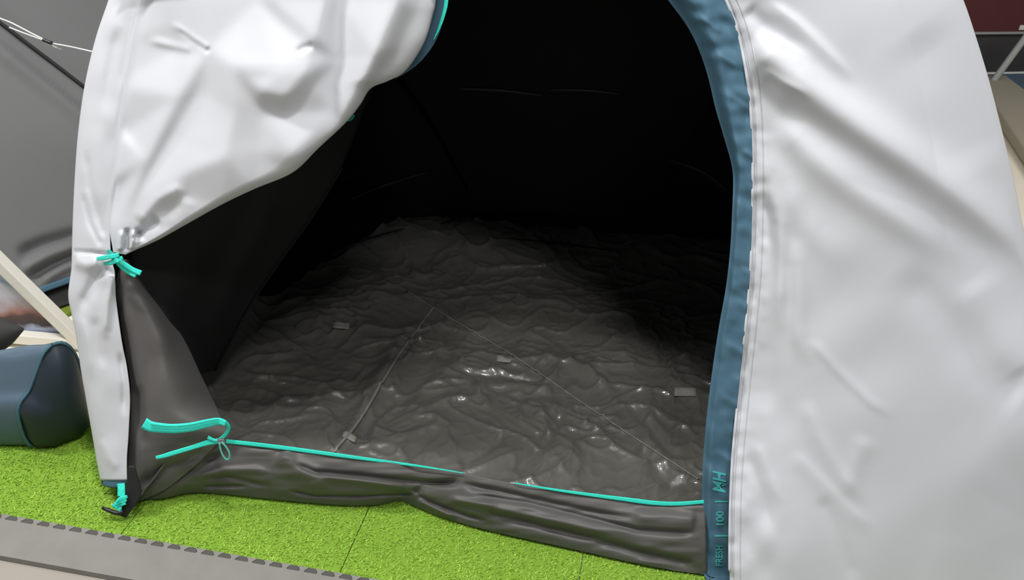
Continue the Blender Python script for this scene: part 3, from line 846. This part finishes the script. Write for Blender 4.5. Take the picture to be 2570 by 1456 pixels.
oq = oq + fold(XQ, YQ, [(340, 1230), (420, 1170), (520, 1130)], 14, -0.010, 14, .2, .1) + 0.004 * vnoise(XQ / 60, YQ / 60, 61)
def clampz(P, z=0.004):
    P[..., 2] = np.maximum(P[..., 2], z); return P
grid_obj('lower_door_panel', clampz(lift(XQ, YQ, oq)), M_GREY, tent, 0.002)
# black corner tab behind the strap
Lk = spline([(323, 1170), (319, 1215), (311, 1250), (296, 1293)], 20); Rk = spline([(336, 1170), (352, 1225), (348, 1255), (316, 1300)], 20)
V = np.linspace(0, 1, 10)
XK = Lk[:, None, 0] * (1 - V) + Rk[:, None, 0] * V; YK = Lk[:, None, 1] * (1 - V) + Rk[:, None, 1] * V
grid_obj('corner_tab', clampz(lift(XK, YK, -0.020 + 0 * XK)), M_SEAM, tent, 0.003)

# ---- sill below the door: charcoal, with a teal zip along its top edge
Tq = spline([(420, 1150), (480, 1128), (545, 1107), (700, 1124), (900, 1151), (1050, 1171), (1165, 1189), (1290, 1214), (1430, 1237), (1560, 1253), (1640, 1263), (1770, 1264)], 260)
Bq = spline([(322, 1290), (345, 1257), (410, 1252), (480, 1238), (560, 1241), (700, 1256), (860, 1269), (945, 1268), (1005, 1259), (1050, 1275), (1100, 1296), (1150, 1312), (1240, 1336), (1430, 1378), (1600, 1416), (1775, 1450)], 260)
V = np.linspace(0, 1, 70)
XS = Tq[:, None, 0] * (1 - V) + Bq[:, None, 0] * V; YS = Tq[:, None, 1] * (1 - V) + Bq[:, None, 1] * V
tb = np.maximum((ground(Bq[:, 0], Bq[:, 1], 0.004) - O3) @ N3 - 0.0004, 0)[:, None]
os_ = tb * V[None] + (0.55 * tb + 0.012) * (1 - V[None]) - 0.02 * np.sin(np.pi * V[None]) * sm((XS - 330) / 200)
def sill_folds(X, Y):
    f = 0
    f += fold(X, Y, [(370, 1230), (450, 1190), (560, 1135), (620, 1128)], 12, -0.014, 16, .2, .3)
    f += fold(X, Y, [(480, 1205), (560, 1180), (640, 1178), (700, 1192)], 9, 0.010, 14, .2, .3)
    f += fold(X, Y, [(500, 1200), (570, 1196), (640, 1212), (690, 1222)], 5, -0.010, 7, .2, .3)
    f += fold(X, Y, [(505, 1222), (570, 1220), (630, 1220)], 4, -0.008, 5, .2, .3)
    f += fold(X, Y, [(700, 1135), (735, 1170), (790, 1195), (830, 1245)], 20, 0.016, 26, .1, .3)
    f += fold(X, Y, [(730, 1160), (790, 1185), (900, 1195), (1060, 1210), (1150, 1215)], 7, -0.014, 7, .1, .1)
    f += fold(X, Y, [(800, 1193), (900, 1205), (1000, 1222), (1050, 1228)], 8, 0.012, 10, .1, .3)
    f += fold(X, Y, [(720, 1230), (790, 1245), (900, 1246), (1040, 1240)], 4, -0.011, 5, .1, .05)
    f += fold(X, Y, [(1040, 1240), (1058, 1222), (1100, 1215), (1160, 1208)], 10, -0.014, 10, .05, .2)
    f += fold(X, Y, [(1045, 1242), (1090, 1265), (1160, 1290), (1230, 1310)], 5, -0.012, 7, .05, .2)
    f += fold(X, Y, [(1050, 1255), (1100, 1280), (1145, 1305)], 8, 0.010, 8, .1, .2)
    f += fold(X, Y, [(1150, 1212), (1260, 1235), (1380, 1262), (1500, 1288), (1620, 1305)], 8, -0.015, 10, .1, .25)
    f += fold(X, Y, [(1180, 1240), (1320, 1262), (1440, 1290), (1600, 1330), (1760, 1340)], 7, -0.013, 9, .1, .1)
    f += fold(X, Y, [(1200, 1285), (1340, 1315), (1480, 1350), (1620, 1390), (1760, 1420)], 10, -0.016, 12, .1, .1)
    f += fold(X, Y, [(1180, 1262), (1320, 1292), (1450, 1320), (1560, 1345)], 9, 0.008, 9, .1, .2)
    f += fold(X, Y, [(1580, 1290), (1680, 1300), (1750, 1305)], 16, 0.012, 22, .2, .1)
    f += fold(X, Y, [(1120, 1250), (1200, 1265), (1260, 1268)], 9, 0.008, 9, .2, .3)
    f += 0.003 * vnoise(X / 60, Y / 14, 71)
    return f
os_ = os_ + sill_folds(XS, YS) * sm((1 - V[None]) / 0.1)
zoff = lambda x: np.interp(x, Bq[:, 0], (0.55 * tb + 0.012)[:, 0] - 0.006)
grid_obj('sill', clampz(lift(XS, YS, os_)), M_GREY, tent, 0.002)
# zip along the top edge
zt = [(548, 1106), (700, 1123), (900, 1150), (1050, 1170), (1165, 1188)]
ribbon('zip_tape', zt, [10, 10, 9, 6, 1.5], [float(zoff(x)) for x in np.linspace(548, 1165, 12)], M_TEAL, tent, n=120)
ribbon('zip_tape', [(1290, 1213), (1400, 1231), (1500, 1245), (1570, 1254), (1640, 1263), (1700, 1265), (1770, 1260)], [2, 5, 7, 9, 11, 10, 9], [float(zoff(x)) for x in np.linspace(1290, 1770, 12)], M_TEAL, tent, n=90)
# folded-back zip tape at the lower left corner
zb = [(361, 1062), (378, 1071), (410, 1075), (440, 1076), (480, 1072), (520, 1063), (548, 1058), (566, 1063)]
fo = -0.045
tp = ribbon('zip_tape', zb, [28, 25, 23, 23, 22, 21, 19, 14], fo, M_TEAL, tent, n=80)
for d in (-5.5, 2.5):
    ribbon('stitch_line', [(x, y + d) for x, y in zb[1:-1]], 1.6, fo - 0.003, M_TEALD, tp, n=60, thick=0.0005)
ribbon('zip_tape', [(552, 1058), (568, 1063), (574, 1074), (568, 1088), (556, 1101), (545, 1108)], [6, 9, 9, 9, 10, 12], [-0.045, -0.04, -0.03, -0.02, -0.014, -0.012], M_TEAL, tent, n=50)
ribbon('zip_tape', [(391, 1149), (410, 1145), (440, 1136), (480, 1124), (520, 1112), (556, 1106)], [8, 11, 11, 11, 13, 13], -0.03, M_TEAL, tent, n=60)
ribbon('zip_tape', [(521, 1098), (532, 1103), (545, 1107)], [9, 6, 6], -0.034, M_TEAL, tent, n=20)
sl = empty('zip_slider', tuple(lift(555, 1107, -0.05)))
put(sl, tent)
p = lift(np.array([547, 566.]), np.array([1108, 1106.]), -0.045)
bar('slider_body', p[0], p[1], 0.011, 0.007, M_METAL, sl, up=(0, -1, 0.5), bevel=0.002)
loop = spline([(551, 1111), (553, 1125), (559, 1142), (568, 1153), (576, 1150), (575, 1135), (566, 1120), (556, 1110)], 40)
tube('pull_loop', lift(loop[:, 0], loop[:, 1], -0.05), 0.0022, M_TEALP, sl, 6)

# ---- tie that holds the flap
tie = empty('door_tie', tuple(lift(290, 648, -0.06))); put(tie, tent)
ribbon('tie_band', [(243, 650), (262, 647), (280, 644), (297, 640)], [9, 12, 12, 10], [-0.03, -0.055, -0.07, -0.07], M_TEAL, tie, n=30, thick=0.004)
ribbon('tie_band', [(260, 662), (275, 660), (292, 654), (308, 646)], [8, 12, 13, 9], [-0.035, -0.06, -0.072, -0.06], M_TEAL, tie, n=30, thick=0.004)
ribbon('tie_band', [(270, 628), (281, 640), (293, 656)], [8, 10, 12], [-0.05, -0.065, -0.066], M_TEALD, tie, n=24, thick=0.004)
ribbon('tie_tail', [(296, 654), (312, 664), (330, 676), (352, 686)], [9, 11, 11, 13], [-0.068, -0.062, -0.06, -0.065], M_TEAL, tie, n=30, thick=0.003)
ribbon('tie_tail', [(294, 660), (308, 672), (322, 682), (340, 692)], [9, 11, 12, 11], [-0.062, -0.056, -0.055, -0.06], M_TEAL, tie, n=30, thick=0.003)

# ---- corner strap with knot and black peg hook
stp = empty('corner_strap', tuple(lift(300, 1240, -0.02))); put(stp, tent)
ribbon('webbing', [(303, 1214), (304, 1228), (304, 1246)], [19, 18, 19], [-0.018, -0.022, -0.024], M_TEAL, stp, n=24, thick=0.002)
for pts in ([(292, 1262), (300, 1254), (318, 1248)], [(282, 1272), (296, 1262), (316, 1256)], [(288, 1276), (298, 1268), (314, 1264)], [(300, 1284), (299, 1272), (302, 1262)]):
    ribbon('knot_band', pts, [8, 11, 7], -0.03, M_TEAL, stp, n=20, thick=0.004)
hk = lift(np.array([256, 270, 288, 300, 308.]), np.array([1275, 1280, 1287, 1289, 1282.]), -0.03)
hk[:, 2] = np.maximum(hk[:, 2], 0.006)
tube('peg_hook', hk, [0.003, 0.0045, 0.005, 0.005, 0.004], M_HOOK, stp, 8)

# ---- guy line running off to the left
gl = empty('guy_line', tuple(lift(120, 106, 0.05))); put(gl, tent)
def line3(pts, o0, o1, n=24):
    q = spline(pts, n); return lift(q[:, 0], q[:, 1], np.linspace(o0, o1, n))
tube('cord', line3([(-60, 22), (0, 46), (30, 58), (80, 84), (112, 100)], 0.16, 0.11), 0.0016, M_CORD, gl, 6)
tube('cord', line3([(24, 69), (60, 83), (112, 102)], 0.14, 0.11), 0.0016, M_CORD, gl, 6)
tube('cord', line3([(126, 108), (180, 118), (246, 133)], 0.11, 0.06), 0.0016, M_CORD, gl, 6)
tube('cord', line3([(110, 103), (128, 113), (154, 124)], 0.108, 0.108), [0.003] * 8 + [0.002] * 10 + [0.001] * 6, M_CORD, gl, 6)
tube('tensioner', line3([(108, 100), (118, 104), (130, 108)], 0.1, 0.1, 8), 0.004, M_HOOK, gl, 6)

# ------------------------------------------------------------------ grey tent standing behind on the left
h1, h2 = ground(60, 752, 0.03), ground(190, 697, 0.03)
gd = (h2 - h1); gd[2] = 0; gd /= np.linalg.norm(gd)
gn = np.array([-gd[1], gd[0], 0.0])
if gn @ (h1 - CAM) < 0: gn = -gn
def gwall(px, py, lean=0.55, off=0.0):
    d = rays(px, py)
    lo = np.full(d.shape[:-1], 0.5); hi = np.full(d.shape[:-1], 12.0)
    for _ in range(44):
        mid = (lo + hi) / 2; P = CAM + d * mid[..., None]
        g_ = (P - h1) @ gn - lean * (P[..., 2] - 0.03) * (1 + 0.25 * P[..., 2]) - off
        lo = np.where(g_ < 0, mid, lo); hi = np.where(g_ < 0, hi, mid)
    return CAM + d * ((lo + hi) / 2)[..., None]
gt = empty('tent', tuple(h1), 'grey fabric tent standing in the background behind the white door flap', 'tent')
ysb = spline([(-420, 940), (-60, 803), (60, 752), (100, 730), (190, 697), (330, 640), (520, 560)], 100)
yst = np.stack([np.linspace(-420, 520, 100), np.full(100, -260.)], 1)
V = np.linspace(0, 1, 130)
XG = yst[:, None, 0] * (1 - V) + ysb[:, None, 0] * V; YG = yst[:, None, 1] * (1 - V) + ysb[:, None, 1] * V
og = fold(XG, YG, [(-200, -30), (0, 118), (110, 205), (210, 285), (330, 370)], 11, 0.03, 34, 0, 0) + fold(XG, YG, [(-60, 20), (40, 120), (120, 170), (220, 240)], 40, 0.02, 40, 0, 0)
og = og + fold(XG, YG, [(40, 640), (110, 610), (200, 585)], 14, -0.03, 16, .2, .1) + fold(XG, YG, [(50, 680), (120, 640), (200, 610)], 12, 0.025, 16, .2, .1) + fold(XG, YG, [(60, 705), (130, 665), (210, 630)], 10, -0.03, 14, .2, .1) + fold(XG, YG, [(95, 710), (160, 670), (220, 645)], 10, 0.02, 14, .2, .1)
grid_obj('tent_wall', gwall(XG, YG, 0.55, og), M_GTENT, gt, 0.003)
xx = np.linspace(-200, 330, 60)
hemc = spline([(-420, 940), (-60, 803), (60, 752), (100, 730), (190, 697), (330, 640), (520, 560)], 80)
G = np.stack([gwall(hemc[:, 0], hemc[:, 1] + dy, 0.55, -0.01) for dy in (-9, -3, 3, 8)], 1)
grid_obj('hem', G, M_BLUE, gt, 0.003)
hemc = hemc[hemc[:, 0] > 80]
G = np.stack([ground(hemc[:, 0], hemc[:, 1] + dy, 0.012 - 0.004 * dy / 60) for dy in (-6, 10, 25, 42, 58)], 1)
grid_obj('hem_gap_sheet', G, M_SEAM, gt, 0.003)  # dark sheet laid in the black gap below the hem
q = spline([(-120, -30), (0, 56), (60, 102), (130, 155), (212, 218), (330, 310)], 50)
tube('pole_sleeve', gwall(q[:, 0], q[:, 1], 0.55, -0.03), 0.0055, M_GTENTD, gt, 7)
# rest of that tent behind: back slope down to the floor
top = gwall(yst[:, 0], yst[:, 1], 0.55, 0.0)
k = np.linspace(0, 1, 20)
Gb = top[:, None, :] + gn * (1.6 * np.sin(k * math.pi / 2))[None, :, None]
Gb[..., 2] = top[:, None, 2] * np.cos(k * math.pi / 2)[None] ** 0.7
grid_obj('tent_wall', Gb, M_GTENT, gt, 0.003)

# a second green mat under the grey tent
bm = bmesh.new()
pm = ground(150, 806, FZ)
box_bm(bm, 1.3, 0.9, 0.012, Matrix.Translation((pm[0], pm[1], FZ + 0.006)) @ Matrix.Rotation(math.atan2(gd[1], gd[0]), 4, 'Z') @ Matrix.Translation((0.40, 0.45, 0)), 0.003)
tag(bm_obj('turf_mat', bm, mat('dull_turf', (0.17, 0.24, 0.03, 1), 0.9, 0.1, 0.5, 300)), 'flat green turf mat under the grey tent in the background', 'mat')

# ------------------------------------------------------------------ display stand with a print, left
c0 = ground(215, 880, FZ)
zdir = np.array([0, 0, 1.0])
def upright(px, py, y0):
    d = rays(px, py); return CAM + d * ((y0 - CAM[1]) / d[..., 1])[..., None]
ds = empty('display_stand', (c0[0], c0[1], FZ), 'off-white framed display stand with a printed photo, beside the blue bag', 'display stand')
yb = c0[1]
pA, pB = upright(222, 874, yb), upright(-70, 590, yb + 0.01)
bar('frame_bar', pA, pB, 0.03, 0.035, M_STAND, ds, up=(0, -1, 0))
pA2, pB2 = upright(204, 875, yb - 0.012), upright(-70, 609, yb - 0.002)
bar('frame_lip', pA2, pB2, 0.02, 0.008, M_CORD, ds, up=(0, -1, 0), bevel=0.002)
pC, pD = upright(222, 862, yb + 0.0), upright(-60, 836, yb + 0.01)
bar('frame_bar', pC, pD, 0.03, 0.03, M_STAND, ds, up=(0, -1, 0))
for pxx in (218, -50):
    q = upright(pxx, 846, yb + 0.005); bar('foot', (q[0], q[1], FZ), (q[0], q[1], q[2]), 0.03, 0.03, M_STAND, ds, up=(0, 1, 0))
vs = [upright(190, 850, yb + 0.022), upright(-60, 826, yb + 0.022), upright(-60, 606, yb + 0.022)]
vs2 = [v + np.array([0, 0.012, 0]) for v in vs]
pp = mesh_obj('print_panel', vs + vs2, [(0, 2, 1), (3, 4, 5), (0, 1, 4, 3), (1, 2, 5, 4), (2, 0, 3, 5)], M_POSTER, ds, smooth=False)

# ------------------------------------------------------------------ blue carry bag and dark roll
bag0 = ground(110, 1140)
def bagpt(px, py, dy=0.0):
    return upright(px, py, bag0[1] + dy)
endp = [(130, 863), (152, 858), (172, 866), (190, 890), (204, 930), (216, 985), (224, 1040), (221, 1080), (200, 1108), (165, 1130), (130, 1139), (100, 1136), (78, 1118), (60, 1092), (50, 1060), (46, 1030), (52, 1006), (72, 980), (84, 950), (98, 912), (110, 884)]
ring = spline(endp + [endp[0]], 61)[:-1]
cx, cy = ring.mean(0)
def ring3(sc, shift, dy, base=None):
    q = np.stack([cx + (ring[:, 0] - cx) * sc, cy + (ring[:, 1] - cy) * sc], 1)
    u = (q[:, 0] - 46) / (224 - 46)
    P = bagpt(q[:, 0], q[:, 1], dy + 0.12 * u)
    P = P + np.array(shift)
    P[:, 2] = np.maximum(P[:, 2], 0.004)
    return P
bag = empty('duffel_bag', (bag0[0] - 0.15, bag0[1] + 0.1, 0), 'slate blue duffel bag with navy end panel lying on the green turf', 'bag')
def loft(name, rings, mt, cap0, cap1, noise_seed=1):
    n = len(rings[0]); vs = np.vstack(rings); fs = []
    for i in range(len(rings) - 1):
        for k in range(n):
            k2 = (k + 1) % n
            fs.append((i * n + k, i * n + k2, (i + 1) * n + k2, (i + 1) * n + k))
    if cap0: fs.append(tuple(range(n)))
    if cap1: fs.append(tuple((len(rings) - 1) * n + k for k in range(n))[::-1])
    o = mesh_obj(name, vs, fs, mt, bag)
    bm = bmesh.new(); bm.from_mesh(o.data); bmesh.ops.recalc_face_normals(bm, faces=bm.faces); bm.to_mesh(o.data); bm.free()
    return o
rings = []
cen = ring3(0.0, (0, 0, 0), 0)[0]
for r_, dd in ((0.15, -0.025), (0.4, -0.022), (0.7, -0.016), (0.9, -0.006), (1.0, 0.004)):
    R3 = ring3(r_, (0, 0, 0), 0) + np.array([0, 0, 0]) + np.array([0.02, -0.02, 0]) * (0.004 - dd) / 0.013
    u = vnoise(R3[:, 0] * 30, R3[:, 2] * 30, 3)
    R3[:, 1] += 0.004 * u
    rings.append(R3)
loft('end_panel', rings, M_BAGD, True, False)
body = []
ctr = ring3(0.0, (0, 0, 0), 0)[0]
for i, a in enumerate(np.linspace(0, 1, 26)):
    R3 = ring3(1.0, (0, 0, 0), 0)
    scz = 1 - 0.30 * a ** 0.8
    if a > 0.85: scz *= 1 - 0.5 * ((a - 0.85) / 0.15) ** 2
    R3 = np.array([ctr[0], ctr[1], 0]) + (R3 - np.array([ctr[0], ctr[1], 0])) * np.array([1, 1, scz])
    R3 = R3 + np.array([-0.62, -0.04, 0.0]) * a + np.array([-0.004, 0.0, 0])
    nrm = R3 - R3.mean(0); nrm /= np.linalg.norm(nrm, axis=1)[:, None] + 1e-6
    th = np.linspace(0, 12, len(R3), endpoint=False)
    R3 = R3 + nrm * (0.006 * vnoise(th * 1.0, np.full(len(R3), a * 9), 8) * (1 if a > 0 else 0.0))[:, None]
    R3[:, 2] = np.maximum(R3[:, 2], 0.004)
    body.append(R3)
loft('bag_body', body, M_BAG, False, True)
rr = ring3(1.005, (0.002, -0.004, 0), 0); tube('piping', np.vstack([rr, rr[:1]]), 0.004, M_BAGL, bag, 6, False)

ra, rb_ = upright(58, 826, bag0[1] + 0.19), upright(-190, 872, bag0[1] + 0.15)
d = rb_ - ra
roll = empty('rolled_mat', tuple((ra + rb_) / 2), 'dark grey rolled bundle lying over the blue duffel bag', 'roll')
n = 24
cl = np.array([ra + d * a for a in np.linspace(0, 1, n)])
tube('roll_body', cl, [0.004, 0.012, 0.02, 0.028, 0.035, 0.04] + [0.045 + 0.002 * math.sin(i) for i in range(n - 8)] + [0.04, 0.005], M_DARK, roll, 18)
for a in (0.5, 0.8):
    c_ = ra + d * a; dn = Vector(d).normalized(); a1 = dn.orthogonal().normalized(); b1 = dn.cross(a1)
    tube('strap', [Vector(c_) + (a1 * math.cos(q) + b1 * math.sin(q)) * 0.049 for q in np.linspace(0, 2 * math.pi, 24)], 0.004, M_HOOK, roll, 6)

# ------------------------------------------------------------------ camp bed corner, right background
cb0 = ground(2570, 372, FZ)
cb = empty('camp_bed', (cb0[0], cb0[1], FZ), 'beige canvas slab with a grey steel tube at the right edge', 'camp bed')
zt_ = 0.06
def atz(px, py, z): return ground(np.array(float(px)), np.array(float(py)), z)
bm = bmesh.new()
c4 = [atz(*q_, zt_) for q_ in ((2447, 190), (2526, 188), (2720, 335), (2720, 590))]
lo_ = [bm.verts.new((p[0], p[1], FZ + 0.01)) for p in c4]; hi_ = [bm.verts.new((p[0], p[1], zt_)) for p in c4]
bm.faces.new(lo_[::-1]); bm.faces.new(hi_)
for i in range(4): bm.faces.new((lo_[i], lo_[(i + 1) % 4], hi_[(i + 1) % 4], hi_[i]))
bmesh.ops.recalc_face_normals(bm, faces=bm.faces)
bmesh.ops.bevel(bm, geom=list(bm.edges), offset=0.015, segments=4, affect='EDGES', profile=0.5)
bm_obj('canvas_pad', bm, M_BEIGE, cb, True)
ps = atz(2496, 200, zt_)
dq = rays(2580, 85); pe = CAM + dq * ((ps[1] + 0.05 - CAM[1]) / dq[1])
ps_b = np.array([ps[0], ps[1], ps[2]]) - (pe - ps) * 0.15
ext = ps + (pe - ps) * 1.6
tube('steel_tube', [ps_b, ps, pe, ext], 0.02, M_STEEL, cb, 12)
